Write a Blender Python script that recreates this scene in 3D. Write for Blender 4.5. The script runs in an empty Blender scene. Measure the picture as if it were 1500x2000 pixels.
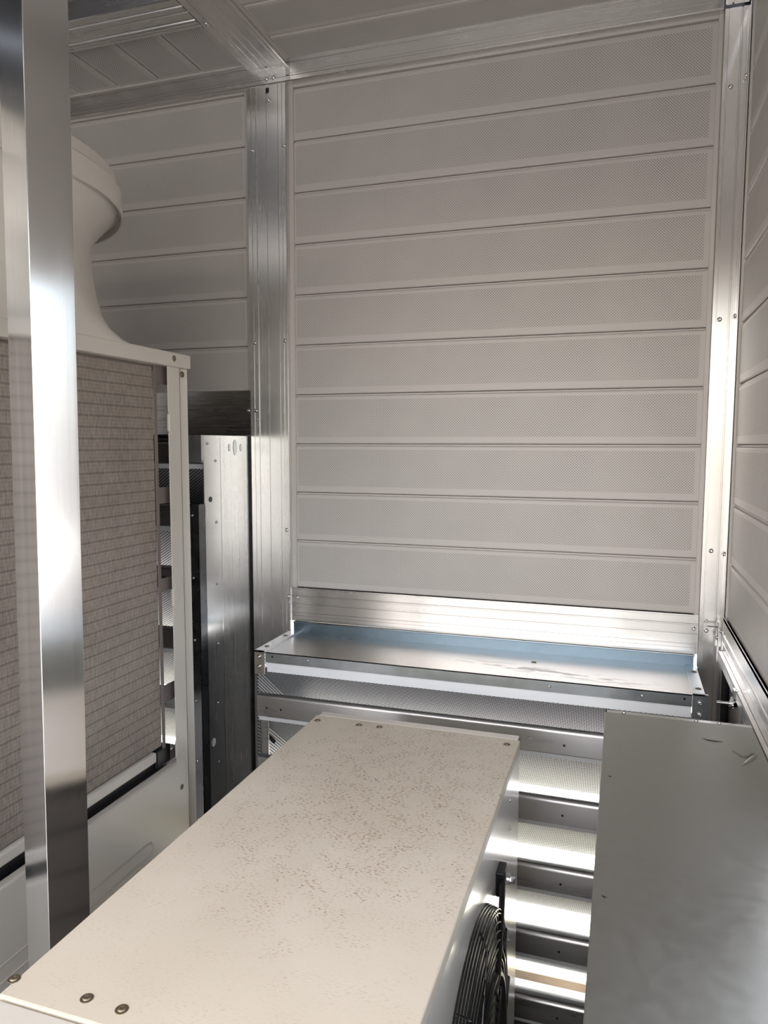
import bpy, bmesh, math, random
from mathutils import Vector, Matrix
random.seed(7)
PI = math.pi
C = bpy.context.scene.collection
SC = bpy.context.scene

# ------------------------------------------------------------------ camera, light, exposure
yaw, pit, rol = 0.3155, 0.0917, 0.0026
cam = bpy.data.cameras.new('camera'); co = bpy.data.objects.new('camera', cam); C.objects.link(co)
cy, sy, cp, sp = math.cos(yaw), math.sin(yaw), math.cos(pit), math.sin(pit)
fwd = Vector((-sy*cp, cy*cp, -sp)); rt = Vector((cy, sy, 0)); up = rt.cross(fwd)
r2 = math.cos(rol)*rt + math.sin(rol)*up; u2 = -math.sin(rol)*rt + math.cos(rol)*up
co.matrix_world = Matrix(((r2.x, u2.x, -fwd.x, 0), (r2.y, u2.y, -fwd.y, 0), (r2.z, u2.z, -fwd.z, 0), (0, 0, 0, 1)))
cam.sensor_fit = 'VERTICAL'; cam.sensor_height = 24.0; cam.lens = 1430.0/2000.0*24.0
cam.clip_start = 0.01; cam.clip_end = 200
SC.camera = co

w = bpy.data.worlds.new('sky'); SC.world = w; w.use_nodes = True
nt = w.node_tree; nt.nodes.clear()
wo = nt.nodes.new('ShaderNodeOutputWorld'); bg = nt.nodes.new('ShaderNodeBackground')
sky = nt.nodes.new('ShaderNodeTexSky'); sky.sky_type = 'NISHITA'; sky.sun_disc = False
sky.sun_elevation = math.radians(48); sky.sun_rotation = math.radians(200); sky.dust_density = 3.0; sky.air_density = 1.0
mixs = nt.nodes.new('ShaderNodeMixRGB'); mixs.inputs[0].default_value = 0.30
mixs.inputs[2].default_value = (10.0, 9.8, 9.6, 1)
SKY_STRENGTH = 0.22
bg.inputs[1].default_value = SKY_STRENGTH
nt.links.new(sky.outputs[0], mixs.inputs[1]); nt.links.new(mixs.outputs[0], bg.inputs[0]); nt.links.new(bg.outputs[0], wo.inputs[0])

sl = bpy.data.lights.new('sun', 'SUN'); sl.energy = 8.0; sl.angle = 0.01; sl.color = (1, .97, .92)
so = bpy.data.objects.new('sun', sl); C.objects.link(so)
sdir = Vector((0.42, -0.45, -0.80)).normalized()         # light travels from beyond the back wall
so.rotation_euler = sdir.to_track_quat('-Z', 'Y').to_euler()
SC.view_settings.view_transform = 'Standard'; SC.view_settings.look = 'None'
SC.view_settings.gamma = 1.0; SC.view_settings.use_curve_mapping = False
SC.view_settings.exposure = 1.48

# ------------------------------------------------------------------ helpers
def box(bm, x0, x1, y0, y1, z0, z1):
    vs = [bm.verts.new(p) for p in ((x0,y0,z0),(x1,y0,z0),(x1,y1,z0),(x0,y1,z0),(x0,y0,z1),(x1,y0,z1),(x1,y1,z1),(x0,y1,z1))]
    for f in ((0,3,2,1),(4,5,6,7),(0,1,5,4),(1,2,6,5),(2,3,7,6),(3,0,4,7)):
        bm.faces.new([vs[i] for i in f])
def prism(bm, poly, fn, a, b):
    """closed 2D polygon swept between a and b; fn(u, v, t) gives the 3D point"""
    A = [bm.verts.new(fn(u, v, a)) for u, v in poly]; B = [bm.verts.new(fn(u, v, b)) for u, v in poly]
    n = len(poly)
    for i in range(n):
        bm.faces.new([A[i], A[(i+1) % n], B[(i+1) % n], B[i]])
    bm.faces.new(A[::-1]); bm.faces.new(B)
def tube(bm, pts, r, seg=8, closed=False, cap=True):
    pts = [Vector(p) for p in pts]; n = len(pts); rings = []
    prev = None
    for i, p in enumerate(pts):
        if closed: t = (pts[(i+1) % n] - pts[i-1])
        else: t = pts[min(i+1, n-1)] - pts[max(i-1, 0)]
        t.normalize()
        if prev is None:
            a = t.cross(Vector((0, 0, 1)))
            if a.length < 1e-3: a = t.cross(Vector((1, 0, 0)))
        else: a = prev - t*prev.dot(t)
        a.normalize(); prev = a; b = t.cross(a)
        rings.append([bm.verts.new(p + (a*math.cos(2*PI*k/seg) + b*math.sin(2*PI*k/seg))*r) for k in range(seg)])
    m = n if closed else n-1
    for i in range(m):
        A, B = rings[i], rings[(i+1) % n]
        for k in range(seg): bm.faces.new([A[k], A[(k+1) % seg], B[(k+1) % seg], B[k]])
    if not closed and cap:
        bm.faces.new(rings[0][::-1]); bm.faces.new(rings[-1])
def lathe(bm, prof, cx, cy, seg=96, xmax=1e9):
    rings = [[bm.verts.new((min(xmax, cx + r*math.cos(2*PI*k/seg)), cy + r*math.sin(2*PI*k/seg), z)) for k in range(seg)] for r, z in prof]
    for A, B in zip(rings, rings[1:]):
        for k in range(seg): bm.faces.new([A[k], A[(k+1) % seg], B[(k+1) % seg], B[k]])
def obj(name, bm, m, parent=None, smooth=False, bevel=0, sub=False):
    bmesh.ops.recalc_face_normals(bm, faces=bm.faces)
    me = bpy.data.meshes.new(name); bm.to_mesh(me); bm.free()
    o = bpy.data.objects.new(name, me); C.objects.link(o)
    if m: me.materials.append(m)
    if parent: o.parent = parent
    if smooth:
        for p in me.polygons: p.use_smooth = True
        me.set_sharp_from_angle(angle=math.radians(38))
    if bevel:
        b = o.modifiers.new('bevel', 'BEVEL'); b.width = bevel; b.segments = 2; b.limit_method = 'ANGLE'; b.angle_limit = math.radians(40)
    return o
def tag(o, label=None, cat=None, group=None, kind=None):
    if label: o['label'] = label
    if cat: o['category'] = cat
    if group: o['group'] = group
    if kind: o['kind'] = kind
    return o
def thing(name, label, cat, loc=(0, 0, 0), group=None):
    o = bpy.data.objects.new(name, None); o.empty_display_size = .05; C.objects.link(o); o.location = loc
    return tag(o, label, cat, group)
def B(): return bmesh.new()
def bxo(name, m, parent, dims, bevel=0):
    bm = B(); box(bm, *dims); return obj(name, bm, m, parent, bevel=bevel)
def boxes(name, m, parent, lst, bevel=0):
    bm = B()
    for d in lst: box(bm, *d)
    return obj(name, bm, m, parent, bevel=bevel)

# ------------------------------------------------------------------ materials
def mat(name):
    m = bpy.data.materials.new(name); m.use_nodes = True
    n = m.node_tree.nodes; b = n['Principled BSDF']
    return m, m.node_tree, n, m.node_tree.links, b
def N(n, t, **kw):
    x = n.new(t)
    for k, v in kw.items(): setattr(x, k, v)
    return x
def mth(n, l, op, a, b=None):
    x = n.new('ShaderNodeMath'); x.operation = op
    for i, v in enumerate((a, b)):
        if v is None: continue
        if isinstance(v, (int, float)): x.inputs[i].default_value = v
        else: l.new(v, x.inputs[i])
    return x.outputs[0]
def coords(n, l, scale=(1, 1, 1), kind='Object'):
    t = n.new('ShaderNodeTexCoord'); mp = n.new('ShaderNodeMapping'); mp.inputs['Scale'].default_value = scale
    l.new(t.outputs[kind], mp.inputs[0]); return mp.outputs[0]
def ramp(n, l, v, c0, c1, p0=0., p1=1.):
    r = n.new('ShaderNodeValToRGB'); l.new(v, r.inputs[0])
    r.color_ramp.elements[0].position = p0; r.color_ramp.elements[1].position = p1
    r.color_ramp.elements[0].color = (*c0, 1) if len(c0) == 3 else c0; r.color_ramp.elements[1].color = (*c1, 1) if len(c1) == 3 else c1
    return r.outputs[0]
def g3(v): return (v, v, v)

def aluminium(name, scale, col=(.76, .742, .728), r0=.25, r1=.285, aniso=.75, bump=0., fine=.00006, blot=3.0):
    """mill finish extrusion; scale stretches the brushing along the profile"""
    m, t, n, l, b = mat(name)
    b.inputs['Metallic'].default_value = 1
    v = coords(n, l, scale)
    ns = N(n, 'ShaderNodeTexNoise'); ns.inputs['Scale'].default_value = 1; ns.inputs['Detail'].default_value = 5; l.new(v, ns.inputs[0])
    v2 = coords(n, l, (blot,)*3)
    n2 = N(n, 'ShaderNodeTexNoise'); n2.inputs['Scale'].default_value = 1.3; n2.inputs['Detail'].default_value = 4; l.new(v2, n2.inputs[0])
    s = mth(n, l, 'ADD', mth(n, l, 'MULTIPLY', ns.outputs[0], .55), mth(n, l, 'MULTIPLY', n2.outputs[0], .45))
    rr = N(n, 'ShaderNodeMapRange'); l.new(s, rr.inputs[0]); rr.inputs[1].default_value = .3; rr.inputs[2].default_value = .7
    rr.inputs[3].default_value = r0; rr.inputs[4].default_value = r1
    l.new(rr.outputs[0], b.inputs['Roughness'])
    l.new(ramp(n, l, s, tuple(c*.97 for c in col), col, .3, .62), b.inputs['Base Color'])
    b.inputs['Anisotropic'].default_value = aniso
    tg = N(n, 'ShaderNodeTangent'); tg.direction_type = 'RADIAL'; tg.axis = 'XYZ'[min(range(3), key=lambda q: scale[q])]; l.new(tg.outputs[0], b.inputs['Tangent'])
    vb = coords(n, l, tuple(q*4.5 if q > 30 else q*.5 for q in scale))
    nb = N(n, 'ShaderNodeTexNoise'); nb.inputs['Scale'].default_value = 1; nb.inputs['Detail'].default_value = 1; l.new(vb, nb.inputs[0])
    bp = N(n, 'ShaderNodeBump'); bp.inputs['Strength'].default_value = bump; bp.inputs['Distance'].default_value = fine
    l.new(nb.outputs[0], bp.inputs['Height']); l.new(bp.outputs[0], b.inputs['Normal'])
    return m
def galv(name, col=(.55, .57, .57), r0=.3, r1=.5, sc=30, dark=.8):
    m, t, n, l, b = mat(name)
    b.inputs['Metallic'].default_value = 1
    v = coords(n, l)
    vo = N(n, 'ShaderNodeTexNoise'); vo.inputs['Scale'].default_value = sc; vo.inputs['Detail'].default_value = 3; l.new(v, vo.inputs[0])
    n2 = N(n, 'ShaderNodeTexNoise'); n2.inputs['Scale'].default_value = 4; n2.inputs['Detail'].default_value = 6; l.new(v, n2.inputs[0])
    s = mth(n, l, 'ADD', mth(n, l, 'MULTIPLY', vo.outputs[0], .4), mth(n, l, 'MULTIPLY', n2.outputs[0], .6))
    rr = N(n, 'ShaderNodeMapRange'); l.new(s, rr.inputs[0]); rr.inputs[1].default_value = .3; rr.inputs[2].default_value = .7
    rr.inputs[3].default_value = r0; rr.inputs[4].default_value = r1
    l.new(rr.outputs[0], b.inputs['Roughness'])
    l.new(ramp(n, l, s, tuple(c*dark for c in col), col, .35, .62), b.inputs['Base Color'])
    return m
def paint(name, col, rough=.35, coat=0., bump=0., var=.06, spec=.5):
    m, t, n, l, b = mat(name)
    v = coords(n, l)
    n2 = N(n, 'ShaderNodeTexNoise'); n2.inputs['Scale'].default_value = 5; n2.inputs['Detail'].default_value = 5; l.new(v, n2.inputs[0])
    l.new(ramp(n, l, n2.outputs[0], tuple(c*(1-var) for c in col), col, .35, .65), b.inputs['Base Color'])
    b.inputs['Roughness'].default_value = rough; b.inputs['Coat Weight'].default_value = coat; b.inputs['Coat Roughness'].default_value = .10
    b.inputs['Specular IOR Level'].default_value = spec
    return m

# perforated acoustic board: local x along the board, local z across it
def board_mat(name, length, col=(.53, .497, .472), hole=(.13, .13, .112)):
    m, t, n, l, b = mat(name)
    tc = n.new('ShaderNodeTexCoord'); sx = n.new('ShaderNodeSeparateXYZ'); l.new(tc.outputs['Object'], sx.inputs[0])
    X, Z = sx.outputs[0], sx.outputs[2]
    p = 0.0052
    u = mth(n, l, 'DIVIDE', mth(n, l, 'ADD', X, Z), p*1.4142); v = mth(n, l, 'DIVIDE', mth(n, l, 'SUBTRACT', X, Z), p*1.4142)
    fu = mth(n, l, 'SUBTRACT', mth(n, l, 'FRACT', mth(n, l, 'ADD', u, 100)), .5); fv = mth(n, l, 'SUBTRACT', mth(n, l, 'FRACT', mth(n, l, 'ADD', v, 100)), .5)
    d = mth(n, l, 'SQRT', mth(n, l, 'ADD', mth(n, l, 'MULTIPLY', fu, fu), mth(n, l, 'MULTIPLY', fv, fv)))
    h = mth(n, l, 'LESS_THAN', d, .25)
    band = mth(n, l, 'MULTIPLY', mth(n, l, 'GREATER_THAN', Z, .0215), mth(n, l, 'LESS_THAN', Z, .1335))
    band = mth(n, l, 'MULTIPLY', band, mth(n, l, 'MULTIPLY', mth(n, l, 'GREATER_THAN', X, .006), mth(n, l, 'LESS_THAN', X, length-.012)))
    h = mth(n, l, 'MULTIPLY', h, band)
    mx = N(n, 'ShaderNodeMixRGB'); l.new(h, mx.inputs[0]); mx.inputs[1].default_value = (*col, 1)
    ns = N(n, 'ShaderNodeTexNoise'); ns.inputs['Scale'].default_value = 9; l.new(tc.outputs['Object'], ns.inputs[0])
    l.new(ramp(n, l, ns.outputs[0], hole, tuple(c*1.7 for c in hole), .35, .7), mx.inputs[2])
    l.new(mx.outputs[0], b.inputs['Base Color'])
    l.new(mth(n, l, 'ADD', .42, mth(n, l, 'MULTIPLY', h, .5)), b.inputs['Roughness'])
    return m

# expanded metal sheet in front of black wadding: local x along, local z across
def mesh_mat():
    m, t, n, l, b = mat('expanded_metal')
    tc = n.new('ShaderNodeTexCoord'); sx = n.new('ShaderNodeSeparateXYZ'); l.new(tc.outputs['Object'], sx.inputs[0])
    X, Z = sx.outputs[0], sx.outputs[2]
    u = mth(n, l, 'ADD', mth(n, l, 'DIVIDE', X, .0125), mth(n, l, 'DIVIDE', Z, .0098)); v = mth(n, l, 'SUBTRACT', mth(n, l, 'DIVIDE', X, .0125), mth(n, l, 'DIVIDE', Z, .0098))
    fu = mth(n, l, 'ABSOLUTE', mth(n, l, 'SUBTRACT', mth(n, l, 'FRACT', mth(n, l, 'ADD', u, 500)), .5)); fv = mth(n, l, 'ABSOLUTE', mth(n, l, 'SUBTRACT', mth(n, l, 'FRACT', mth(n, l, 'ADD', v, 500)), .5))
    h = mth(n, l, 'LESS_THAN', mth(n, l, 'MAXIMUM', fu, fv), .39)
    mx = N(n, 'ShaderNodeMixRGB'); l.new(h, mx.inputs[0]); mx.inputs[1].default_value = (.72, .74, .76, 1); mx.inputs[2].default_value = (.012, .012, .014, 1)
    l.new(mx.outputs[0], b.inputs['Base Color'])
    l.new(mth(n, l, 'MULTIPLY', mth(n, l, 'SUBTRACT', 1, h), .3), b.inputs['Metallic'])
    l.new(mth(n, l, 'ADD', .45, mth(n, l, 'MULTIPLY', h, .5)), b.inputs['Roughness'])
    return m

# finned coil: local z up, tubes every 25 mm
def coil_mat(name, along=1, dark=1.):
    m, t, n, l, b = mat(name)
    tc = n.new('ShaderNodeTexCoord'); sx = n.new('ShaderNodeSeparateXYZ'); l.new(tc.outputs['Object'], sx.inputs[0])
    Y, Z = sx.outputs[along], sx.outputs[2]
    wob = N(n, 'ShaderNodeTexNoise'); wob.inputs['Scale'].default_value = 60; l.new(tc.outputs['Object'], wob.inputs[0])
    zz = mth(n, l, 'ADD', Z, mth(n, l, 'MULTIPLY', wob.outputs[0], .002))
    f = mth(n, l, 'ABSOLUTE', mth(n, l, 'SUBTRACT', mth(n, l, 'FRACT', mth(n, l, 'ADD', mth(n, l, 'DIVIDE', zz, .0245), 100)), .5))
    line = N(n, 'ShaderNodeMapRange'); l.new(f, line.inputs[0]); line.inputs[1].default_value = .04; line.inputs[2].default_value = .12; line.inputs[3].default_value = 1; line.inputs[4].default_value = 0
    f2 = mth(n, l, 'ABSOLUTE', mth(n, l, 'SUBTRACT', mth(n, l, 'FRACT', mth(n, l, 'ADD', mth(n, l, 'DIVIDE', zz, .0245/3), 100)), .5))
    line2 = N(n, 'ShaderNodeMapRange'); l.new(f2, line2.inputs[0]); line2.inputs[1].default_value = .05; line2.inputs[2].default_value = .25; line2.inputs[3].default_value = .25; line2.inputs[4].default_value = 0
    fin = mth(n, l, 'ABSOLUTE', mth(n, l, 'SUBTRACT', mth(n, l, 'FRACT', mth(n, l, 'ADD', mth(n, l, 'DIVIDE', Y, .0032), 1000)), .5))
    mp = n.new('ShaderNodeMapping'); l.new(tc.outputs['Object'], mp.inputs[0]); mp.inputs['Scale'].default_value = (260, 260, 60)
    ns = N(n, 'ShaderNodeTexNoise'); ns.inputs['Scale'].default_value = 1; ns.inputs['Detail'].default_value = 6; l.new(mp.outputs[0], ns.inputs[0])
    n3 = N(n, 'ShaderNodeTexNoise'); n3.inputs['Scale'].default_value = 4; n3.inputs['Detail'].default_value = 3; l.new(tc.outputs['Object'], n3.inputs[0])
    s = mth(n, l, 'ADD', mth(n, l, 'MULTIPLY', ns.outputs[0], .6), mth(n, l, 'MULTIPLY', n3.outputs[0], .4))
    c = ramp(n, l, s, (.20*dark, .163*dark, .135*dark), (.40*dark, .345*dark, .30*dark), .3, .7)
    k = mth(n, l, 'SUBTRACT', 1, mth(n, l, 'MULTIPLY', mth(n, l, 'MAXIMUM', line.outputs[0], line2.outputs[0]), .38))
    k = mth(n, l, 'MULTIPLY', k, mth(n, l, 'ADD', .82, mth(n, l, 'MULTIPLY', fin, .4)))
    mx = N(n, 'ShaderNodeVectorMath', operation='SCALE'); l.new(c, mx.inputs[0]); l.new(k, mx.inputs[3])
    l.new(mx.outputs[0], b.inputs['Base Color']); b.inputs['Roughness'].default_value = .6; b.inputs['Metallic'].default_value = .15
    bp = N(n, 'ShaderNodeBump'); bp.inputs['Strength'].default_value = .5; bp.inputs['Distance'].default_value = .002
    l.new(ns.outputs[0], bp.inputs['Height']); l.new(bp.outputs[0], b.inputs['Normal'])
    return m

# stained cream top of the small unit
def stained_mat():
    m, t, n, l, b = mat('stained_cream_paint')
    tc = n.new('ShaderNodeTexCoord')
    def noise(sc, det, scale=(1, 1, 1), rot=0, dist=0):
        mp = n.new('ShaderNodeMapping'); mp.inputs['Scale'].default_value = scale; mp.inputs['Rotation'].default_value = (0, 0, rot)
        l.new(tc.outputs['Object'], mp.inputs[0]); x = N(n, 'ShaderNodeTexNoise'); x.inputs['Scale'].default_value = sc; x.inputs['Detail'].default_value = det
        x.inputs['Distortion'].default_value = dist
        l.new(mp.outputs[0], x.inputs[0]); return x.outputs[0]
    sx = n.new('ShaderNodeSeparateXYZ'); l.new(tc.outputs['Object'], sx.inputs[0])
    # patches of grime gathered on the far middle of the lid (local coordinates of the lid)
    dx = mth(n, l, 'DIVIDE', mth(n, l, 'SUBTRACT', sx.outputs[0], .03), .23); dy = mth(n, l, 'DIVIDE', mth(n, l, 'SUBTRACT', sx.outputs[1], .21), .36)
    rr = mth(n, l, 'SQRT', mth(n, l, 'ADD', mth(n, l, 'MULTIPLY', dx, dx), mth(n, l, 'MULTIPLY', dy, dy)))
    area = N(n, 'ShaderNodeMapRange'); l.new(mth(n, l, 'ADD', rr, mth(n, l, 'MULTIPLY', noise(9, 4), .9)), area.inputs[0])
    area.inputs[1].default_value = .75; area.inputs[2].default_value = 1.9; area.inputs[3].default_value = 1; area.inputs[4].default_value = .10
    speck = N(n, 'ShaderNodeMapRange'); l.new(noise(380, 3, (.45, 1, 1), .25, .3), speck.inputs[0])
    speck.inputs[1].default_value = .54; speck.inputs[2].default_value = .66
    blot = N(n, 'ShaderNodeMapRange'); l.new(noise(26, 5), blot.inputs[0]); blot.inputs[1].default_value = .42; blot.inputs[2].default_value = .66
    s = mth(n, l, 'MULTIPLY', mth(n, l, 'MULTIPLY', speck.outputs[0], mth(n, l, 'ADD', .18, blot.outputs[0])), area.outputs[0])
    base = ramp(n, l, noise(4, 5), (.545, .485, .395), (.60, .54, .45), .3, .7)
    dirt = ramp(n, l, noise(30, 3), (.20, .15, .10), (.34, .23, .13), .4, .7)
    mx = N(n, 'ShaderNodeMixRGB'); l.new(mth(n, l, 'MINIMUM', mth(n, l, 'MULTIPLY', s, 2.2), .9), mx.inputs[0]); l.new(base, mx.inputs[1]); l.new(dirt, mx.inputs[2])
    haze = N(n, 'ShaderNodeMixRGB'); haze.blend_type = 'MULTIPLY'; l.new(mth(n, l, 'MULTIPLY', area.outputs[0], .34), haze.inputs[0]); l.new(mx.outputs[0], haze.inputs[1]); haze.inputs[2].default_value = (.62, .58, .52, 1)
    l.new(haze.outputs[0], b.inputs['Base Color'])
    b.inputs['Roughness'].default_value = .42; b.inputs['Specular IOR Level'].default_value = .35
    return m
def tray_mat():
    m = aluminium('weathered_aluminium_sheet', (1, 60, 60), (.62, .585, .55), .26, .32, aniso=.5)
    t = m.node_tree; n = t.nodes; l = t.links; b = n['Principled BSDF']
    old = b.inputs['Base Color'].links[0].from_socket
    tc = n.new('ShaderNodeTexCoord'); mp = n.new('ShaderNodeMapping'); mp.inputs['Scale'].default_value = (18, 60, 1); l.new(tc.outputs['Object'], mp.inputs[0])
    ns = N(n, 'ShaderNodeTexNoise'); ns.inputs['Scale'].default_value = 1; ns.inputs['Detail'].default_value = 5; l.new(mp.outputs[0], ns.inputs[0])
    sx = n.new('ShaderNodeSeparateXYZ'); l.new(tc.outputs['Object'], sx.inputs[0])
    area = N(n, 'ShaderNodeMapRange'); l.new(mth(n, l, 'ABSOLUTE', mth(n, l, 'ADD', mth(n, l, 'SUBTRACT', sx.outputs[1], 1.90), mth(n, l, 'MULTIPLY', mth(n, l, 'ADD', sx.outputs[0], .15), .12))), area.inputs[0])
    area.inputs[1].default_value = .0; area.inputs[2].default_value = .04; area.inputs[3].default_value = 1; area.inputs[4].default_value = 0
    ax = N(n, 'ShaderNodeMapRange'); l.new(mth(n, l, 'ABSOLUTE', mth(n, l, 'ADD', sx.outputs[0], .17)), ax.inputs[0]); ax.inputs[1].default_value = .12; ax.inputs[2].default_value = .3; ax.inputs[3].default_value = 1; ax.inputs[4].default_value = 0
    sp_ = N(n, 'ShaderNodeMapRange'); l.new(ns.outputs[0], sp_.inputs[0]); sp_.inputs[1].default_value = .47; sp_.inputs[2].default_value = .55
    k = mth(n, l, 'MULTIPLY', mth(n, l, 'MULTIPLY', area.outputs[0], ax.outputs[0]), sp_.outputs[0])
    mx = N(n, 'ShaderNodeMixRGB'); l.new(mth(n, l, 'MULTIPLY', k, .8), mx.inputs[0]); l.new(old, mx.inputs[1]); mx.inputs[2].default_value = (.10, .09, .08, 1)
    l.new(mx.outputs[0], b.inputs['Base Color'])
    return m

ALX = aluminium('aluminium_brushed_along_x', (.5, 110, 110))
ALY = aluminium('aluminium_brushed_along_y', (110, .5, 110))
ALZ = aluminium('aluminium_brushed_along_z', (110, 110, .5))
ALPOST = aluminium('aluminium_smooth_post', (120, 120, 1.5), (.78, .78, .785), .16, .24, bump=.35)
GALV = galv('galvanised_steel')
GALVZ = aluminium('galvanised_sheet_upright', (60, 60, 1), (.60, .61, .61), .2, .30, aniso=.6, blot=5)
GALVBOX = galv('dull_galvanised_sheet', (.40, .405, .38), .36, .46, sc=60, dark=.9)
GALVDARK = galv('dark_galvanised_sheet', (.16, .165, .175), .18, .35)
BLADE = aluminium('louvre_blade_aluminium', (1, 40, 40), (.50, .50, .51), .24, .34, aniso=.4)
BLADELIP = paint('pale_blade_lip', (.80, .82, .84), .4)
TRAY = tray_mat()
CREAM = paint('cream_enamel', (.58, .54, .48), .35)
CREAMG = paint('glossy_cream_enamel', (.74, .72, .68), .24, coat=.3, var=.02)
STAIN = stained_mat()
BELLM = paint('cream_plastic', (.58, .545, .49), .45)
FRAMEC = paint('panel_frame_cream', (.53, .497, .465), .4)
BLACK = paint('black_plastic', (.012, .012, .014), .35, var=.3)
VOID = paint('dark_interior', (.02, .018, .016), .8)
WIRE = paint('black_wire_coating', (.012, .012, .013), .25, var=.2)
COIL = coil_mat('finned_coil'); COILX = coil_mat('finned_coil_end', along=0)
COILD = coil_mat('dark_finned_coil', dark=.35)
MESH = mesh_mat()
STEEL = galv('screw_steel', (.75, .75, .76), .12, .25)
ZINC = galv('zinc_blue_reflection', (.19, .26, .32), .25, .4)  # blue reflection on the rear flange put into the base colour
ZINCLREFL = galv('pale_zinc_blue_reflection', (.48, .52, .55), .28, .4)  # fainter blue reflection, coloured into the tray's front lip and end flange
DULLSCREW = galv('weathered_screw', (.30, .25, .18), .4, .6)
CHROME = galv('bright_chrome', (.85, .85, .86), .06, .12)
CONC = paint('pale_concrete', (.62, .60, .57), .9, var=.15)
FLOORM = paint('dark_concrete', (.20, .195, .19), .9, var=.3)
STONE = paint('weathered_brown_stone', (.30, .23, .16), .9, var=.45)
RENDERW = paint('pale_yellow_render', (.80, .74, .55), .9)

# ------------------------------------------------------------------ screws (shared meshes)
def screw_mesh(name, m, r=.005, h=.0035, flange=0):
    bm = B(); prof = []
    if flange: prof += [(flange, 0), (flange, .0006), (flange*.9, .0011)]
    prof += [(r, .0006), (r*.98, h*.45), (r*.8, h*.85), (r*.45, h), (r*.42, h*.55), (.0001, h*.5)]
    lathe(bm, prof, 0, 0, 20)
    bmesh.ops.recalc_face_normals(bm, faces=bm.faces)
    me = bpy.data.meshes.new(name); bm.to_mesh(me); bm.free(); me.materials.append(m)
    for p in me.polygons: p.use_smooth = True
    me.set_sharp_from_angle(angle=math.radians(50))
    return me
SCREW = screw_mesh('screw', STEEL, .0058, .0045)
SMALL = screw_mesh('small_screw', STEEL, .0038, .003)
RUSTY = screw_mesh('rusty_screw', DULLSCREW, .0048, .0024, flange=.0074)
def screws(parent, pts, normal, me=SCREW):
    q = Vector(normal).to_track_quat('Z', 'Y')
    for p in pts:
        o = bpy.data.objects.new('screw', me); C.objects.link(o); o.parent = parent
        o.matrix_world = Matrix.Translation(Vector(p)) @ q.to_matrix().to_4x4()
        o.matrix_basis = o.matrix_world if parent is None else parent.matrix_world.inverted() @ o.matrix_world

# profiled aluminium bar: face polygon with shallow grooves / ribs
def groove_poly(w0, w1, face, back, feats):
    """face profile from w0 to w1 at depth 'face'; feats = (centre, half width, depth) where positive depth cuts in"""
    s = 1 if back > face else -1
    pts = [(w0, back), (w0, face + s*.002), (w0 + .002, face)]
    for c, hw, d in sorted(feats):
        pts += [(c-hw, face), (c-hw*.6, face + s*d), (c+hw*.6, face + s*d), (c+hw, face)]
    pts += [(w1-.002, face), (w1, face + s*.002), (w1, back)]
    return pts

FZ = -1.62        # floor level

# ------------------------------------------------------------------ setting
o = bxo('floor', FLOORM, None, (-8, 8, -8, 2.12, FZ-.1, FZ)); tag(o, kind='structure')  # dark slab carried unseen beyond the walls to cut light bounced upward
o = bxo('ground', CONC, None, (-14, 14, -14, 30, -2.12, -2.02)); tag(o, kind='structure')

# boards (shared meshes for every length)
PITCH = .1515
def board_mesh(name, L, H=PITCH):
    bm = B()
    # cross section in (y, z): flat face, small chamfers, dark shadow gap at the top edge
    poly = [(.030, .0008), (.0035, .0008), (.0005, .003), (0, .005), (0, H-.0098), (.001, H-.007), (.006, H-.0045), (.006, H-.0010), (.030, H-.0010)]
    prism(bm, poly, lambda u, v, t: (t, u, v), 0, L)
    bmesh.ops.recalc_face_normals(bm, faces=bm.faces)
    me = bpy.data.meshes.new(name); bm.to_mesh(me); bm.free()
    me.materials.append(board_mat('perforated_board_' + name, L)); return me
def panel(parent, name, L, n, M, z_first=0., frame=.012, me=None, drop_top=0.):
    """an acoustic panel: n boards of length L stacked upward in local z, in a thin folded frame"""
    p = bpy.data.objects.new(name, None); p.empty_display_size = .05; C.objects.link(p); p.parent = parent
    Hh = n*PITCH
    bm = B()
    for x0, x1, z0, z1 in ((-frame, 0, -.012, Hh+frame+drop_top), (L, L+frame, -.012, Hh+frame+drop_top)):
        box(bm, x0, x1, -.005, .045, z0, z1)
    box(bm, 0, L, -.004, .045, -.012, 0); box(bm, 0, L, -.004, .045, Hh, Hh+frame+drop_top)
    box(bm, -frame, L+frame, .031, .045, 0, Hh)
    f = obj('panel_frame', bm, FRAMEC, p, bevel=.0015)
    for k in range(n):
        b = bpy.data.objects.new('board', me); C.objects.link(b); b.parent = p; b.location = (0, 0, k*PITCH)
    p.matrix_world = M
    p.matrix_basis = M
    return p
T = Matrix.Translation
def RZ(a): return Matrix.Rotation(a, 4, 'Z')
def RX(a): return Matrix.Rotation(a, 4, 'X')
Yw = 2.1
wall = thing('wall_back', None, None); tag(wall, kind='structure')
BM_R = board_mesh('board_right_bay', 1.166)
# z of gaps: .9135 - .1515 k ; bottom -.424
panel(wall, 'acoustic_panel', 1.166, 10, T((-.974, Yw, -.4525)) , me=BM_R, frame=.0155)
BM_L = board_mesh('board_left_bay', 1.05)
panel(wall, 'acoustic_panel', 1.05, 6, T((-1.137-1.05, Yw, .157-.0)), me=BM_L, frame=.014)
boxes('outer_skin', GALVDARK, wall, [(-2.4, .30, 2.15, 2.18, -.50, 1.25), (-2.4, -1.13, 2.15, 2.18, .02, 1.25)])
boxes('sill', FRAMEC, wall, [(-.99, .215, 2.096, 2.15, -.475, -.4525), (-2.3, -1.12, 2.096, 2.15, .02, .145)])

wr = thing('wall_right', None, None); tag(wr, kind='structure')
XR = .262
BM_S = board_mesh('board_side', .80)
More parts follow.
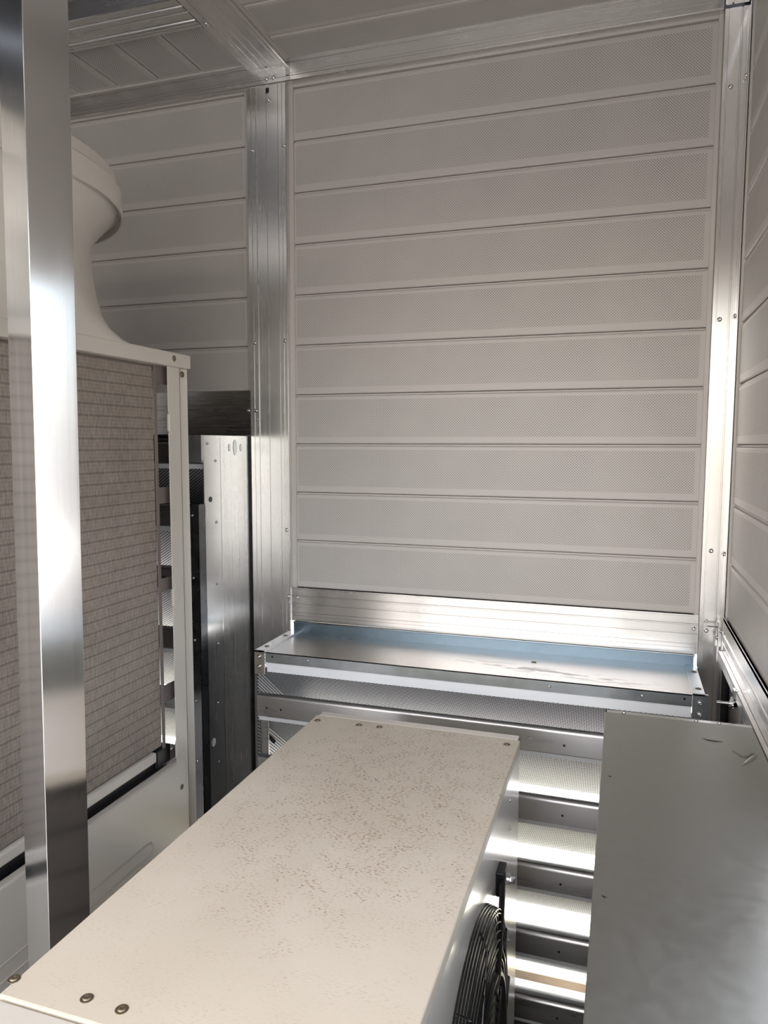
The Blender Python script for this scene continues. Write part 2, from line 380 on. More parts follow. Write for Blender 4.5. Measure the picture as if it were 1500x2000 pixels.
# local x runs toward the camera: rotate so local -y faces -X
Mr = T((XR+.006, 2.045, -.4525)) @ RZ(-PI/2)
panel(wr, 'acoustic_panel', .80, 10, Mr, me=BM_S, frame=.010)
boxes('outer_skin', GALVDARK, wr, [(XR+.001, XR+.055, 2.10, 2.14, FZ, 1.25), (XR+.055, XR+.075, 1.2, 2.15, FZ, 1.25), (XR+.02, XR+.075, -.5, 1.2, FZ, -1.05)])
boxes('upper_sheet', FRAMEC, wr, [(XR+.02, XR+.075, -.5, 1.2, .45, 1.25)])
wl = thing('wall_left', None, None); tag(wl, kind='structure')
BM_W = board_mesh('board_left_wall', 1.4)
panel(wl, 'acoustic_panel', 1.4, 16, T((-2.3, .65, -1.3)) @ RZ(PI/2), me=BM_W)
boxes('outer_skin', GALVDARK, wl, [(-2.40, -2.36, .5, 2.15, FZ, 1.3), (-2.40, -2.36, -.6, .5, .03, 1.3)])
wf = thing('wall_front_light_block', None, None); tag(wf, kind='structure')
boxes('light_block_header', FRAMEC, wf, [(-2.4, .34, -.60, -.55, .78, 1.33)])  # unseen header, added to keep daylight off the ceiling

ce = thing('ceiling', None, None); tag(ce, kind='structure')
BM_C = board_mesh('board_ceiling', 1.16)
# right bay: boards along X, stacked toward the camera (local z -> -Y), face down (local -y -> -Z)
Mc = T((-.978, 2.045+.058, 1.135)) @ Matrix(((1, 0, 0, 0), (0, 0, -1, 0), (0, 1, 0, 0), (0, 0, 0, 1)))
panel(ce, 'acoustic_panel', 1.16, 16, Mc, me=BM_C)
BM_C2 = board_mesh('board_ceiling_left', .235)
# left bay: boards along Y, stacked along -X
Mc2 = T((-1.117, 1.832, 1.135)) @ Matrix(((0, 0, -1, 0), (1, 0, 0, 0), (0, 1, 0, 0), (0, 0, 0, 1)))
panel(ce, 'acoustic_panel', .235, 7, Mc2, me=BM_C2, frame=.006)
bxo('plenum_sheet', GALVDARK, ce, (-2.35, -1.1, -.2, 1.70, 1.30, 1.32))
bxo('outer_skin', GALVDARK, ce, (-2.4, .33, -.5, 2.18, 1.33, 1.36))

# ------------------------------------------------------------------ posts and beams
def bar(name, label, cat, poly, fn, a, b, m, scr=(), nrm=(0, -1, 0), me=SCREW, group=None):
    t = thing(name, label, cat, group=group)
    bm = B(); prism(bm, poly, fn, a, b); obj('profile', bm, m, t)
    if scr: screws(t, scr, nrm, me)
    return t
fz = lambda u, v, t: (u, v, t)          # upright bar, face toward -Y
fx = lambda u, v, t: (t, v, u)          # bar along X, face toward -Y (u is z)
fyd = lambda u, v, t: (u, t, v)         # bar along Y, face toward -Z (v is z)
fyr = lambda u, v, t: (v, t, u)         # bar along Y, face toward -X (u is z, v is x)
PY = 2.075
gp = [(-1.105, .0022, -.0022), (-1.089, .0028, -.003), (-1.050, .004, .0025), (-1.016, .0022, -.002), (-1.002, .0016, -.0018)]
t = bar('aluminium_post', 'ribbed aluminium post between the two back wall bays, under the ceiling beam joint', 'post',
    groove_poly(-1.120, -.988, PY, 2.14, gp), fz, FZ, 1.071, ALZ,
    [(-1.043, PY, 1.026), (-1.100, PY, .888), (-.994, PY, .890), (-1.101, PY, .314), (-.997, PY, .316), (-1.099, PY, .105), (-.998, PY, -.267), (-.994, PY, -.478)])
bxo('slot', BLACK, t, (-1.051, -1.043, PY-.001, PY+.004, 1.048, 1.062))
screws(t, [(-.991, PY, -.498), (-1.095, PY, .078)], (0, -1, 0), SMALL)
gc = [(.213, .0014, .0016), (.243, .0022, .0018), (.2555, .001, -.001)]
t = bar('aluminium_post', 'tall aluminium corner post where back wall meets right wall', 'post',
    groove_poly(.202, XR, PY, 2.14, gc), fz, FZ, 1.071, ALZ,
    [(.223, PY, .885), (.221, PY, .32), (.225, PY, -.275), (.222, PY, -.488)])
screws(t, [(.2215, PY, -.462)], (0, -1, 0), SMALL)
boxes('return_face', ALZ, t, [(XR-.004, XR, 2.055, 2.09, FZ, 1.071)], bevel=.001)
screws(t, [(XR-.005, 2.066, .903), (XR-.005, 2.066, .326), (XR-.005, 2.066, -.281), (XR-.005, 2.062, -.485)], (-1, 0, 0))

PB = 2.07
gb = [(1.085, .002, -.0015), (1.091, .0012, .001), (1.122, .002, -.0015), (1.131, .0016, .0015)]
t = bar('aluminium_beam', 'long aluminium beam along the top of the back wall', 'beam',
    groove_poly(1.070, 1.142, PB, 2.14, gb), fx, -2.3, .200, ALX,
    [(-1.047, PB, 1.084), (-1.024, PB, 1.085), (-1.047, PB, 1.121), (-1.030, PB, 1.126)])
bxo('joint_plate', ALZ, t, (-.985, -.972, PB-.0015, PB+.01, 1.072, 1.14))
gy = [(-1.088, .003, -.004), (-1.075, .002, -.003), (-1.052, .003, .002), (-1.028, .003, .002), (-1.000, .0025, -.003)]
t = bar('aluminium_beam', 'aluminium ceiling beam running toward the camera above the middle post', 'beam',
    [(u, v) for u, v in groove_poly(-1.112, -.985, 1.118, 1.19, gy)], fyd, -.45, PB-.001, ALY)
screws(t, [(-1.095, 1.815, 1.1175)], (0, 0, -1))
bxo('end_tab', STEEL, t, (-1.099, -1.096, 1.795, 1.80, 1.095, 1.118))
gx = [(1.725, .004, .003), (1.752, .003, .004), (1.79, .003, -.003), (1.80, .0015, -.003), (1.812, .0016, .003)]
t = bar('aluminium_beam', 'dark ribbed aluminium cross beam at the upper left, in front of small ceiling boards', 'beam',
    groove_poly(1.695, 1.826, 1.118, 1.19, gx), lambda u, v, t: (t, u, v), -2.3, -1.113, ALX)
t = bar('aluminium_rail', 'aluminium rail in the top right corner along the right wall', 'rail',
    groove_poly(.203, XR-.004, 1.075, 1.14, [(.22, .002, .002)]), fyd, -.45, 2.068, ALY)

gs = [(-.452, .002, .001), (-.476, .0025, -.0012), (-.500, .0025, .002), (-.530, .0016, -.001), (-.539, .0016, .0012)]
t = bar('aluminium_rail', 'bright aluminium rail below the large perforated wall, above the flat tray', 'rail',
    groove_poly(-.558, -.4525, 2.082, 2.10, gs), fx, -.988, .202, ALX,
    [(-.966, 2.081, -.481), (.192, 2.081, -.487)])
gs2 = [(.150, .002, .001), (.122, .0025, .0022), (.112, .0016, -.0012), (.078, .0016, -.0012), (.066, .0016, .0012), (.056, .0016, -.0012)]
t = bar('aluminium_rail', 'dark looking ribbed aluminium rail on the left bay above the galvanised side panel', 'rail',
    groove_poly(.030, .170, 2.082, 2.10, gs2), fx, -2.3, -1.120, ALX,
    [(-1.129, 2.081, .106)])
gr = [(-.445, .0016, .001), (-.49, .003, -.002), (-.512, .002, .0015)]
t = bar('aluminium_rail', 'aluminium rail along the foot of the right wall boards', 'rail',
    groove_poly(-.535, -.4525, XR-.002, XR+.05, gr), fyr, 1.2, 2.055, ALY)
boxes('angle', ALY, t, [(XR-.014, XR-.002, 1.2, 2.05, -.537, -.534), (XR-.014, XR-.011, 1.2, 2.05, -.555, -.534)], bevel=.0008)
# recess under the side rail
boxes('lower_sheet', FRAMEC, wr, [(XR+.022, XR+.026, 1.80, 2.07, FZ, -.53), (XR+.03, XR+.034, 1.2, 1.80, FZ, -.53)])
t = thing('ribbed_upright', 'pale ribbed upright in the recess under the right side rail', 'upright')
bm = B()
pl = [(1.80, XR+.03)]
for k in range(5):
    y = 1.80 - k*.03
    pl += [(y-.004, XR+.012), (y-.014, XR+.012), (y-.018, XR+.024), (y-.028, XR+.024)]
pl += [(1.645, XR+.012), (1.645, XR+.03)]
prism(bm, pl, lambda u, v, t: (v, u, t), FZ, -.538); obj('profile', bm, ALZ, t)
t = thing('rail_clamp', 'small bright clamp screw on the angle under the right side rail', 'clamp')
bm = B(); tube(bm, [(XR-.050, 1.728, -.566), (XR-.012, 1.728, -.566)], .0032, 10); obj('spindle', bm, CHROME, t, smooth=True)
bm = B(); tube(bm, [(XR-.014, 1.708, -.560), (XR-.020, 1.728, -.570), (XR-.014, 1.748, -.560)], .006, 10); obj('jaw', bm, CHROME, t, smooth=True)
bxo('clip', CHROME, t, (XR-.018, XR-.006, 1.720, 1.736, -.575, -.532), bevel=.002)
t = thing('corner_cleat', 'thin upright metal strip with a screw at the foot of the right corner post', 'bracket')
boxes('strip', ALZ, t, [(XR-.016, XR-.013, 2.035, 2.055, -.56, -.455)], bevel=.0008)
screws(t, [(XR-.016, 2.045, -.497)], (-1, 0, 0))
bm = B(); tube(bm, [(XR-.016, 2.045, -.470), (XR-.042, 2.05, -.470)], .0018, 8); obj('pin', bm, CHROME, t, smooth=True)

# near left post, leaning slightly, square section
t = thing('aluminium_post', 'smooth square aluminium post standing close to the camera at the left', 'post')
s = .90
bX, bY = -.946*s, 1.0*s
w_ = .080*s
d1 = Vector((.948, -.3176, 0)); d2 = Vector((.3176, .948, 0))
c0 = Vector((bX, bY, 0))
bm = B()
quad = [c0, c0 + d2*w_, c0 + d2*w_ - d1*w_, c0 - d1*w_]
r = .0012
prism(bm, [(p.x, p.y) for p in quad], fz, FZ, 1.16)
po = obj('profile', bm, ALPOST, t, bevel=.0012)
lean = Matrix.Translation((bX, bY, 0.16)) @ Matrix.Rotation(math.radians(-.65), 4, Vector((cy, sy, 0)).cross(Vector((0,0,1)))) @ Matrix.Translation((-bX, -bY, -0.16))
t.matrix_basis = lean

t = thing('aluminium_post', 'aluminium post at the near end of the right wall', 'post')
bxo('profile', ALZ, t, (XR-.01, XR+.052, 1.14, 1.198, -1.04, .44), bevel=.002)

# ------------------------------------------------------------------ louvre units
def louvre(name, label, x0, x1, ztop, n, tilt_top=False):
    t = thing(name, label, 'louvre')
    FY, BY = 1.842, 2.112
    for k in range(n):
        z = ztop - k*.1848
        b_ = None
        # outer shell of the blade: rounded nose, vertical face, lip, sloping back
        pts = [(FY+.012, z-.001)]
        for a in range(0, 7):
            th = PI/2 + a*(PI/2)/6
            pts.append((FY+.011 + .011*math.cos(th), z-.011 + .011*math.sin(th)))
        pts += [(FY, z-.064), (FY+.003, z-.067), (FY+.02, z-.069)]
        pts += [(BY, z-.255), (BY, z-.206), (FY+.06, z-.020), (FY+.022, z-.003)]
        bm = B(); prism(bm, pts, lambda u, v, tt: (tt, u, v), x0, x1)
        b_ = obj('blade', bm, BLADE, t, smooth=True)
        # lip under the face
        bm = B(); prism(bm, [(FY+.004, z-.067), (FY+.010, z-.081), (FY+.016, z-.081), (FY+.02, z-.067)], lambda u, v, tt: (tt, u, v), x0, x1)
        obj('lip', bm, BLADELIP, b_)
        # expanded metal underside, own local frame so the pattern follows the slope
        L = math.hypot(BY-FY-.008, .205)
        bm = B(); box(bm, 0, x1-x0, -.0015, .0015, -L, 0)
        mo = obj('mesh_face', bm, MESH, b_)
        ang = math.atan2(BY-FY-.008, .205)
        mo.matrix_basis = T((x0, FY+.012, z-.0785)) @ RX(ang)
        # fixing holes
        for hx in ([x0+.03, x0+.075] if x0 > -1.5 else [x1-.075, x1-.03]) + [x0 + (x1-x0)*.73]:
            bm = B(); bmesh.ops.create_circle(bm, cap_ends=True, radius=.0032, segments=14, matrix=T((hx, FY-.0006, z-.040)) @ RX(PI/2)); obj('hole', bm, BLACK, b_)
    return t, FY, BY
# right louvre
t, FY, BY = louvre('louvre_unit', 'wide louvre with flat metal tray on top, below the large perforated wall', -.985, .199, -.716, 5)
bm = B(); box(bm, -.952, .172, 1.832, 2.082, -.591, -.588); obj('top_tray', bm, TRAY, t)
bm = B()
prism(bm, [(1.832, -.588), (1.832, -.618), (1.835, -.618), (1.835, -.591)], lambda u, v, tt: (tt, u, v), -.952, .172)
obj('front_lip', bm, ZINCLREFL, t)
boxes('lip', BLADELIP, t, [(-.952, .172, 1.842, 1.848, -.648, -.6185)])
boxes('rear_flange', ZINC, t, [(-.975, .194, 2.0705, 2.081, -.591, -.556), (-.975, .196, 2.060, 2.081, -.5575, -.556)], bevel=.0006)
boxes('end_flange', TRAY, t, [(-.985, -.952, 1.828, 2.078, -.589, -.584), (-.985, -.953, 1.828, 1.832, -.652, -.584)], bevel=.0006)
boxes('end_flange', ZINCLREFL, t, [(.172, .2, 1.828, 2.070, -.589, -.584), (.172, .207, 1.828, 1.832, FZ, -.584)], bevel=.0006)
screws(t, [(-.969, 1.875, -.584), (-.970, 2.0, -.584), (.188, 1.87, -.584), (.19, 2.01, -.584)], (0, 0, 1), RUSTY)
screws(t, [(-.215, 1.975, -.588)], (0, 0, 1), RUSTY)
screws(t, [(-.969, 1.828, -.602), (-.969, 1.828, -.630), (.189, 1.828, -.605), (.189, 1.828, -.633)], (0, -1, 0), SCREW)
screws(t, [(-.82, 1.832, -.601), (-.16, 1.832, -.603), (.06, 1.832, -.603)], (0, -1, 0), SMALL)
for px in (-.93, .155):
    bm = B(); bmesh.ops.create_circle(bm, cap_ends=True, radius=.003, segments=12, matrix=T((px, 1.8314, -.600)) @ RX(PI/2))
    obj('hole', bm, BLACK, t)
L = math.hypot(.235, .19)
bm = B(); box(bm, 0, 1.184, -.0015, .0015, -L, 0); mo = obj('mesh_face', bm, MESH, t)
mo.matrix_basis = T((-.985, 1.850, -.640)) @ RX(math.atan2(.235, .19))
# perforated end plates
for xx, ang in ((-.9855, PI/2), (.2005, -PI/2)):
    bm = B(); box(bm, -.27, 0, -.0012, .0012, FZ+.60, 0) if xx < 0 else box(bm, 0, .27, -.0012, .0012, FZ+.60, 0)
    mo = obj('end_plate', bm, MESH, t); mo.matrix_basis = T((xx, 1.848 if xx > 0 else 1.848, -.6)) @ RZ(ang if xx > 0 else -PI/2) if False else T((xx, 1.848 + (.27 if xx > 0 else 0), -.6)) @ RZ(-PI/2)
boxes('front_flange', BLADE, t, [(-.985, -.957, 1.856, 1.859, FZ, -.79)])
bm = B(); tube(bm, [(-1.0+.014, 1.90, -.862), (-.972, 1.902, -.872), (-.962, 1.905, -.884)], .006, 8); obj('clip', bm, BLACK, t, smooth=True)

# left louvre
t, FY, BY = louvre('louvre_unit', 'narrow visible louvre with tall galvanised side panel, beside the middle post', -2.27, -1.131, .010, 9)
bm = B()
poly = [(1.812, .026), (1.812, FZ), (2.10, FZ), (2.10, .026)]
prism(bm, poly, lambda u, v, tt: (tt, u, v), -1.1305, -1.127)
obj('side_panel', bm, GALVZ, t, bevel=.0008)
for k, (a, b_) in enumerate(((1.905, .004), (1.965, .004), (2.035, .0035))):     # soft vertical ribs pressed in the sheet
    bm = B(); prism(bm, [(a-b_*2, -1.1272), (a, -1.1262), (a+b_*2, -1.1272)], lambda u, v, tt: (v, u, tt), FZ, .02); obj('rib', bm, GALVZ, t, smooth=True)
boxes('front_flange', GALVDARK, t, [(-1.165, -1.127, 1.778, 1.781, FZ, -.168), (-1.130, -1.127, 1.778, 1.815, FZ, -.168)], bevel=.0006)
boxes('rear_jamb', GALVDARK, t, [(-1.131, -1.1205, 2.1, 2.14, FZ, .026)])
boxes('top_bracket', GALV, t, [(-1.20, -1.131, 1.808, 1.812, -.052, .026), (-1.150, -1.127, 1.80, 1.812, -.045, .026)], bevel=.0006)
boxes('top_tray', GALVDARK, t, [(-2.27, -1.131, 1.84, 2.09, .020, .026)])
screws(t, [(-1.127, 1.832, .002), (-1.127, 1.874, -.048), (-1.127, 1.874, -.227), (-1.127, 1.87, -.409), (-1.127, 1.87, -.589), (-1.127, 1.864, -.767), (-1.127, 1.863, -.948), (-1.127, 1.85, -1.10)], (1, 0, 0), SMALL)
screws(t, [(-1.146, 1.778, -.199), (-1.146, 1.778, -.377), (-1.146, 1.778, -.556), (-1.146, 1.778, -.734), (-1.146, 1.778, -.913), (-1.146, 1.778, -1.09)], (0, -1, 0), SMALL)
def oval(px, y, z, ry, rz, m, name='vent_hole'):
    bm = B(); vs = [bm.verts.new((px, y + ry*math.cos(a*PI/10), z + rz*math.sin(a*PI/10))) for a in range(20)]; bm.faces.new(vs); return obj(name, bm, m, t)
oval(-1.1262, 1.954, -.010, .006, .012, GALV); oval(-1.1262, 1.988, -.010, .012, .024, GALV); oval(-1.1262, 2.023, -.010, .006, .012, GALV)
oval(-1.1262, 1.843, -.158, .009, .008, BLACK); oval(-1.1262, 1.835, -.878, .011, .013, BLADELIP)

# ------------------------------------------------------------------ large left unit with fan bell
UX, UY0, UY1, UB = -1.05, .70, 1.622, -1.815
t = thing('heat_pump_unit', 'large cream heat pump with finned coil sides and round fan bell on top', 'heat pump')
boxes('top_cover', CREAM, t, [(UB-.005, UX+.006, UY0, UY1+.006, .187, .222)], bevel=.004)
screws(t, [(UX+.006, 1.555, .207)], (1, 0, 0), RUSTY)
# coil
bm = B(); box(bm, UX-.05, UX-.022, UY0+.05, 1.507, -.75, .187); obj('coil', bm, COIL, t, bevel=.004)
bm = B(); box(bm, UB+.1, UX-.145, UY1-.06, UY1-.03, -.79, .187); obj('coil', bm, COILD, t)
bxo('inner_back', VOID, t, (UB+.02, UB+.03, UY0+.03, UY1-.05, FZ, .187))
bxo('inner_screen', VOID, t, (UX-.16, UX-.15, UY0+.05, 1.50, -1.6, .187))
# slotted end plate: angled strip with long holes
pA = Vector((UX-.022, 1.507, 0)); pB = Vector((UX-.024, 1.600, 0)); dd = pB - pA
slots = [(.150, -.085), (-.118, -.372), (-.452, -.640), (-.70, -.76)]
slots = [(.145, -.105), (-.145, -.330), (-.362, -.60), (-.645, -.775)]
bm = B(); nrm = Vector((dd.y, -dd.x, 0)).normalized()*.0015
def strip(f0, f1, z0, z1):
    q = [pA + dd*f0, pA + dd*f1]
    prism(bm, [(q[0].x, q[0].y), (q[1].x, q[1].y), (q[1].x+nrm.x, q[1].y+nrm.y), (q[0].x+nrm.x, q[0].y+nrm.y)], fz, z0, z1)
zz = .187
for z1, z0 in slots:
    strip(0, 1, z1, zz); zz = z0
    strip(0, .13, z0, z1); strip(.72, 1, z0, z1)
strip(0, 1, -.80, zz)
obj('slotted_plate', bm, paint('taupe_plate', (.20, .165, .15), .5), t)
# corner post with folded edges and notches
def corner(yA, yB, sgn=1):
    bm = B()
    notches = [(.078, .026), (-.355, -.405), (-.745, -.79)]
    # side face with notched edge: outline in (y, z)
    ys = yA
    out = [(yB, FZ+.05), (yB, .187)]
    out += [(ys, .187)]
    for z1, z0 in notches:
        out += [(ys, z1), (ys+.014, z1-.014), (ys+.014, z0+.012), (ys, z0)]
    out += [(ys, -.80), (ys, FZ+.05)]
    prism(bm, out, lambda u, v, tt: (tt, u, v), UX-.0022, UX)
    prism(bm, [(UX, yB), (UX, yB-.003), (UX-.012, yB+.010), (UX-.012, yB+.013)], fz, FZ+.05, .187)
    prism(bm, [(UX-.012, yB+.013), (UX-.012, yB+.009), (UX-.003, yB+.030), (UX-.001, yB+.034), (UX-.05, yB+.034), (UX-.05, yB+.031), (UX-.006, yB+.031)], fz, FZ+.05, .187)
    return obj('corner_post', bm, CREAM, t, bevel=.0008)
corner(1.535, 1.586)
# small raised tabs in the notches
for z in (.052, -.38, -.768):
    bm = B(); prism(bm, [(1.536, z+.02), (1.545, z+.028), (1.556, z+.018), (1.556, z-.018), (1.545, z-.028), (1.536, z-.02)], lambda u, v, tt: (tt, u, v), UX-.006, UX+.002)
    obj('tab', bm, CREAM, t, bevel=.002)
screws(t, [(UX-.003, 1.602, .173)], (1, 0, 0), RUSTY)
boxes('rail', CREAM, t, [(UX-.055, UX-.012, UY0+.05, 1.47, -.775, -.750)], bevel=.004)
bm = B(); box(bm, UX-.12, UX-.03, UY0+.03, 1.535, -.83, -.772); box(bm, UX-.06, UX-.02, 1.48, 1.54, -.80, -.755); obj('drip_tray', bm, BLACK, t, bevel=.004)
boxes('lower_panel', CREAM, t, [(UX-.02, UX+.003, UY0+.04, 1.572, -1.16, -.802), (UX-.02, UX-.001, UY0+.04, 1.572, FZ+.05, -1.162)], bevel=.004)
bm = B(); zc = -.962
tube(bm, [(UX+.002, y, z) for y, z in ((.78, zc+.016), (1.40, zc+.016), (1.418, zc+.012), (1.424, zc), (1.418, zc-.012), (1.40, zc-.016), (.78, zc-.016))], .0028, 8); obj('embossed_handle', bm, CREAM, t, smooth=True)
screws(t, [(UX+.003, 1.550, -.872)], (1, 0, 0), RUSTY)
boxes('base', CREAM, t, [(UB, UX-.002, UY0+.03, UY1, FZ, FZ+.06)], bevel=.004)
# bell mouth
bcx, bcy = -1.43, 1.155
prof = [(.455, .214), (.450, .222), (.432, .232), (.412, .250), (.394, .280), (.381, .325), (.374, .375), (.372, .415), (.374, .44), (.380, .452), (.40, .478), (.425, .505), (.432, .512),
        (.437, .512), (.438, .497), (.441, .497), (.441, .545), (.437, .549), (.432, .552), (.430, .575), (.424, .580), (.414, .578), (.405, .56), (.385, .50), (.36, .45), (.355, .40), (.355, .25)]
bm = B(); lathe(bm, prof[:6], bcx, bcy, 128, xmax=UX+.004); obj('bell_foot', bm, BELLM, t, smooth=True)
bm = B(); lathe(bm, prof[5:], bcx, bcy, 128); obj('fan_bell', bm, BELLM, t, smooth=True)
# fan grille across the mouth and fan hub
bm = B()
for rr_ in [.05 + .03*k for k in range(12)]:
    tube(bm, [(bcx + rr_*math.cos(a*PI/24), bcy + rr_*math.sin(a*PI/24), .57) for a in range(48)], .0016, 6, closed=True)
for a in range(8): tube(bm, [(bcx, bcy, .572), (bcx + .41*math.cos(a*PI/4), bcy + .41*math.sin(a*PI/4), .565)], .002, 6)
obj('fan_grille', bm, WIRE, t)

# ------------------------------------------------------------------ small white unit
X0, X1, Y0, Y1, ZT = -.654, -.189, .600, 1.510, -.620
t = thing('condenser_unit', 'low cream condenser unit with stained flat top and black fan guard, in the middle', 'condenser')
t.location = ((X0+X1)/2, (Y0+Y1)/2, FZ)
def ofs(o_):      # part keeps world geometry
    o_.matrix_basis = Matrix.Translation(-t.location); return o_
bm = B()
cxm, cym = (X0+X1)/2, (Y0+Y1)/2
box(bm, X0-cxm, X1-cxm, Y0-cym, Y1-cym, -.022, 0)
lid = obj('lid', bm, STAIN, t, bevel=.003); lid.matrix_basis = T((0, 0, ZT-FZ))
ofs(boxes('rear_strip', CREAM, t, [(X0+.004, X1-.005, Y1+.0012, Y1+.026, -.70, ZT-.0008)], bevel=.002))
ofs(boxes('corner_seam', BLACK, t, [(X1-.0048, X1-.0022, Y1-.001, Y1+.018, -.645, ZT-.0005)]))
ofs(boxes('front_strip', CREAM, t, [(X0+.002, X1-.001, Y0-.09, Y0-.003, -.70, ZT-.0015)], bevel=.002))
ofs(boxes('side_panel', CREAMG, t, [(X1-.012, X1-.004, Y0-.09, Y1+.012, FZ+.05, ZT-.0225)], bevel=.0015))
ofs(boxes('corner_edge', CREAMG, t, [(X1-.016, X1-.0045, Y1+.0135, Y1+.028, FZ+.05, ZT-.004)], bevel=.001))
ofs(boxes('rear_panel', CREAM, t, [(X0+.01, X1-.016, Y1+.004, Y1+.012, FZ+.05, -.64)]))
ofs(boxes('front_panel', CREAM, t, [(X0+.01, X1-.014, Y0-.09, Y0-.082, FZ+.05, -.64)]))
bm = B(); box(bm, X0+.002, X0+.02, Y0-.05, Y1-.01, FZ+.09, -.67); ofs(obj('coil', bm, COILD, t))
bm = B()
for k in range(10): box(bm, X0-.003, X0, Y0-.05, Y1, FZ+.12 + k*.085, FZ+.123 + k*.085)
for k in range(22): box(bm, X0-.003, X0, Y0-.04+k*.043, Y0-.037+k*.043, FZ+.09, -.66)
ofs(obj('coil_guard', bm, WIRE, t))
ofs(boxes('base', CREAM, t, [(X0, X1-.005, Y0-.09, Y1+.018, FZ, FZ+.055)]))
def put(pts, nrm, me):
    q = Vector(nrm).to_track_quat('Z', 'Y').to_matrix().to_4x4()
    for p in pts:
        o_ = bpy.data.objects.new('screw', me); C.objects.link(o_); o_.parent = t; o_.matrix_basis = T(Vector(p)-t.location) @ q
h = .62
put([(-1.057*h, 1.009*h, ZT), (-.894*h, 1.012*h, ZT), (-.817*h, 1.010*h, ZT), (-1.030*h, 2.382*h, ZT), (-.872*h, 2.389*h, ZT), (-.796*h, 2.394*h, ZT), (-.343*h, 2.385*h, ZT)], (0, 0, 1), RUSTY)
put([(X1-.004, 1.40, -.70), (X1-.004, 1.405, -.76)], (1, 0, 0), SMALL)
put([(X1-.004, 1.41, -1.00)], (1, 0, 0), SMALL)
# fan guard
gx_, gy_, gz_, GR = X1-.004, 1.02, -.97, .243
def ring(bm, x, r, rad, seg=64): tube(bm, [(x, gy_ + r*math.cos(2*PI*a/seg), gz_ + r*math.sin(2*PI*a/seg)) for a in range(seg)], rad, 6, closed=True)
bm = B(); bmesh.ops.create_circle(bm, cap_ends=True, radius=GR-.012, segments=64, matrix=T((gx_+.0006, gy_, gz_)) @ Matrix.Rotation(PI/2, 4, 'Y'))
ofs(obj('bell_mouth', bm, CREAM, t))
bm = B(); bmesh.ops.create_circle(bm, cap_ends=True, radius=.075, segments=64, matrix=T((gx_+.0010, gy_, gz_)) @ Matrix.Rotation(PI/2, 4, 'Y'))
ofs(obj('fan_opening', bm, VOID, t))
bm = B()
for k in range(5): ring(bm, gx_ + .002 + .0042*k, GR+.004 - .001*k, .0016)
for k in range(15): ring(bm, gx_ + .020 + .002*min(k, 3), GR - .006 - .0125*k, .0014)
gr_ = ofs(obj('guard_rings', bm, WIRE, t, smooth=True))
tag(gr_, 'black wire rings of the fan guard')
def arm(pts, rad, name='guard_arm'):
    bm = B(); tube(bm, pts, rad, 8); return ofs(obj(name, bm, WIRE, t, smooth=True))
arm([(gx_+.008, 1.262, -.760), (gx_+.012, 1.245, -.765), (gx_+.026, 1.12, -.815), (gx_+.029, 1.085, -.835), (gx_+.029, 1.05, -.835)], .0052)
arm([(gx_+.018, 1.285, -.985), (gx_+.026, 1.18, -.99), (gx_+.028, 1.05, -1.0)], .0045)
arm([(gx_+.010, 1.03, -.728), (gx_+.024, 1.015, -.745), (gx_+.028, .955, -.82)], .002)
for a in (0, 90, 180, 270):
    ca, sa = math.cos(math.radians(a+30)), math.sin(math.radians(a+30))
    arm([(gx_+.002, gy_+GR*ca, gz_+GR*sa), (gx_+.022, gy_+(GR-.004)*ca, gz_+(GR-.004)*sa), (gx_+.027, gy_+.09*ca, gz_+.09*sa)], .0022)
bm = B(); ring(bm, gx_+.028, .152, .0048); ofs(obj('inner_ring', bm, WIRE, t, smooth=True))
ofs(boxes('guard_bracket', BLACK, t, [(gx_, gx_+.014, 1.235, 1.275, -.80, -.755)], bevel=.002))
bm = B(); tube(bm, [(gx_, 1.395, -.862), (gx_+.005, 1.395, -.862)], .011, 16); tube(bm, [(gx_+.005, 1.395, -.862), (gx_+.014, 1.395, -.862)], .0065, 6)
ofs(obj('bolt', bm, CHROME, t))

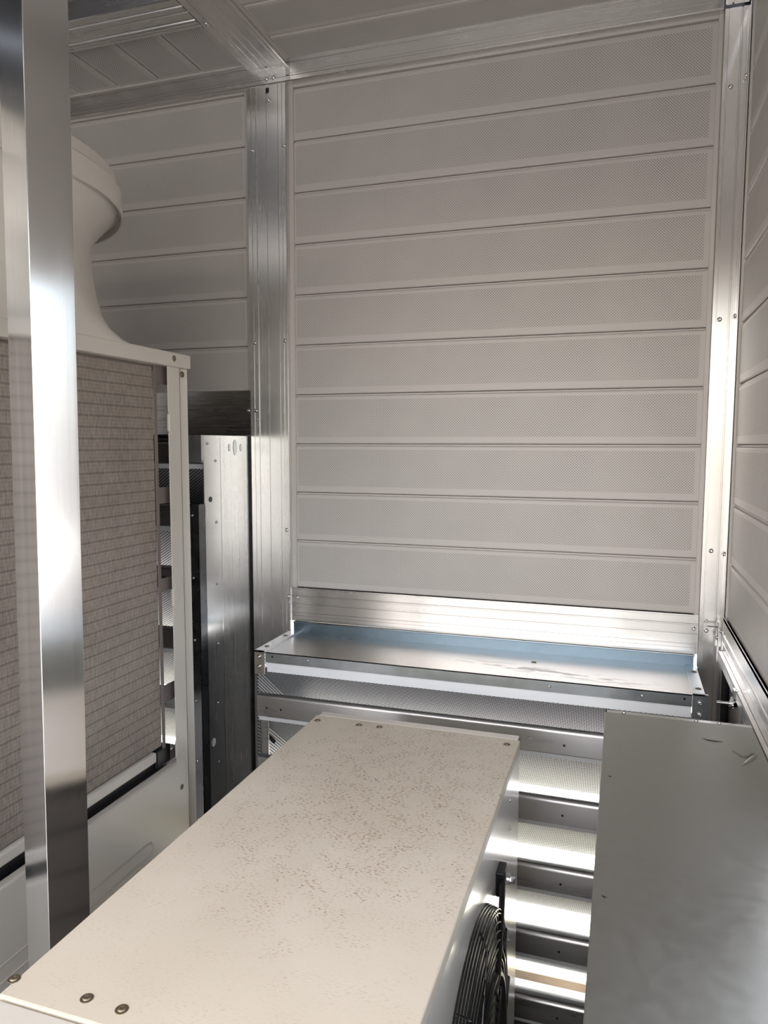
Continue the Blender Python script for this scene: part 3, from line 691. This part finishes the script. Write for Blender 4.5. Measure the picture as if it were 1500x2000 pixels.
# ------------------------------------------------------------------ galvanised box on the right
t = thing('metal_box', 'flat topped dull galvanised metal box at the lower right, against right wall', 'metal box')
BXL, BXR, BZ, BYB = -.0195, .246, -.53, 1.488
bm = B(); box(bm, BXL, BXR, .30, BYB, BZ-.003, BZ); obj('lid', bm, GALVBOX, t, bevel=.0012)
bm = B(); box(bm, BXL+.002, BXR, BYB+.0008, BYB+.017, BZ-.03, BZ-.0015); obj('rear_flange', bm, GALVZ, t, bevel=.001)
boxes('body', GALVBOX, t, [(BXL+.002, BXR-.004, .302, BYB-.002, FZ, BZ-.0032)])
boxes('corner_tab', BLACK, t, [(BXL, BXL+.003, BYB+.004, BYB+.008, BZ-.03, BZ+.004)])
screws(t, [(.016, 1.497, BZ-.0015), (.149, 1.496, BZ-.0015), (.19, 1.497, BZ-.0015)], (0, 0, 1), SMALL)
# dents and scuffs in the lid
def scuff(pts, wd, m, name='scuff'):
    bm = B(); L_ = []
    for i, (x, y) in enumerate(pts):
        a = Vector(pts[min(i+1, len(pts)-1)]) - Vector(pts[max(i-1, 0)]); a.normalize(); nn = Vector((-a.y, a.x)); ww = wd*(0.15 if i in (0, len(pts)-1) else 1)
        L_.append((bm.verts.new((x+nn.x*ww, y+nn.y*ww, BZ+.0004)), bm.verts.new((x, y, BZ+.0004+ww*.5)), bm.verts.new((x-nn.x*ww, y-nn.y*ww, BZ+.0004))))
    for A, B_ in zip(L_, L_[1:]):
        bm.faces.new([A[0], B_[0], B_[1], A[1]]); bm.faces.new([A[1], B_[1], B_[2], A[2]])
    o_ = obj(name, bm, m, t, smooth=True)
SCM = galv('scuffed_metal', (.62, .62, .60), .3, .4)
scuff([(.150, 1.405), (.160, 1.398), (.172, 1.397), (.185, 1.399)], .0016, GALVDARK)
scuff([(.196, 1.36), (.212, 1.340), (.222, 1.352), (.232, 1.356), (.216, 1.325), (.205, 1.305)], .0035, SCM)
scuff([(.205, 1.03), (.213, 1.02), (.222, 1.012)], .003, SCM)
scuff([(-.008, 1.19), (-.005, 1.19), (-.002, 1.189)], .0012, GALVDARK)
scuff([(-.009, .86), (-.006, .858), (-.003, .857)], .0012, GALVDARK)

# ------------------------------------------------------------------ outside, seen through the lowest louvre gaps
o = thing('roof_kerb', 'low brown weathered kerb with pale yellow top outside, seen through the lowest louvre gap', 'kerb')
bxo('face', STONE, o, (-3, 3, 2.58, 2.90, -2.02, -1.935)); bxo('cap', RENDERW, o, (-3, 3, 2.575, 2.905, -1.935, -1.925))
bpy.context.view_layer.update()
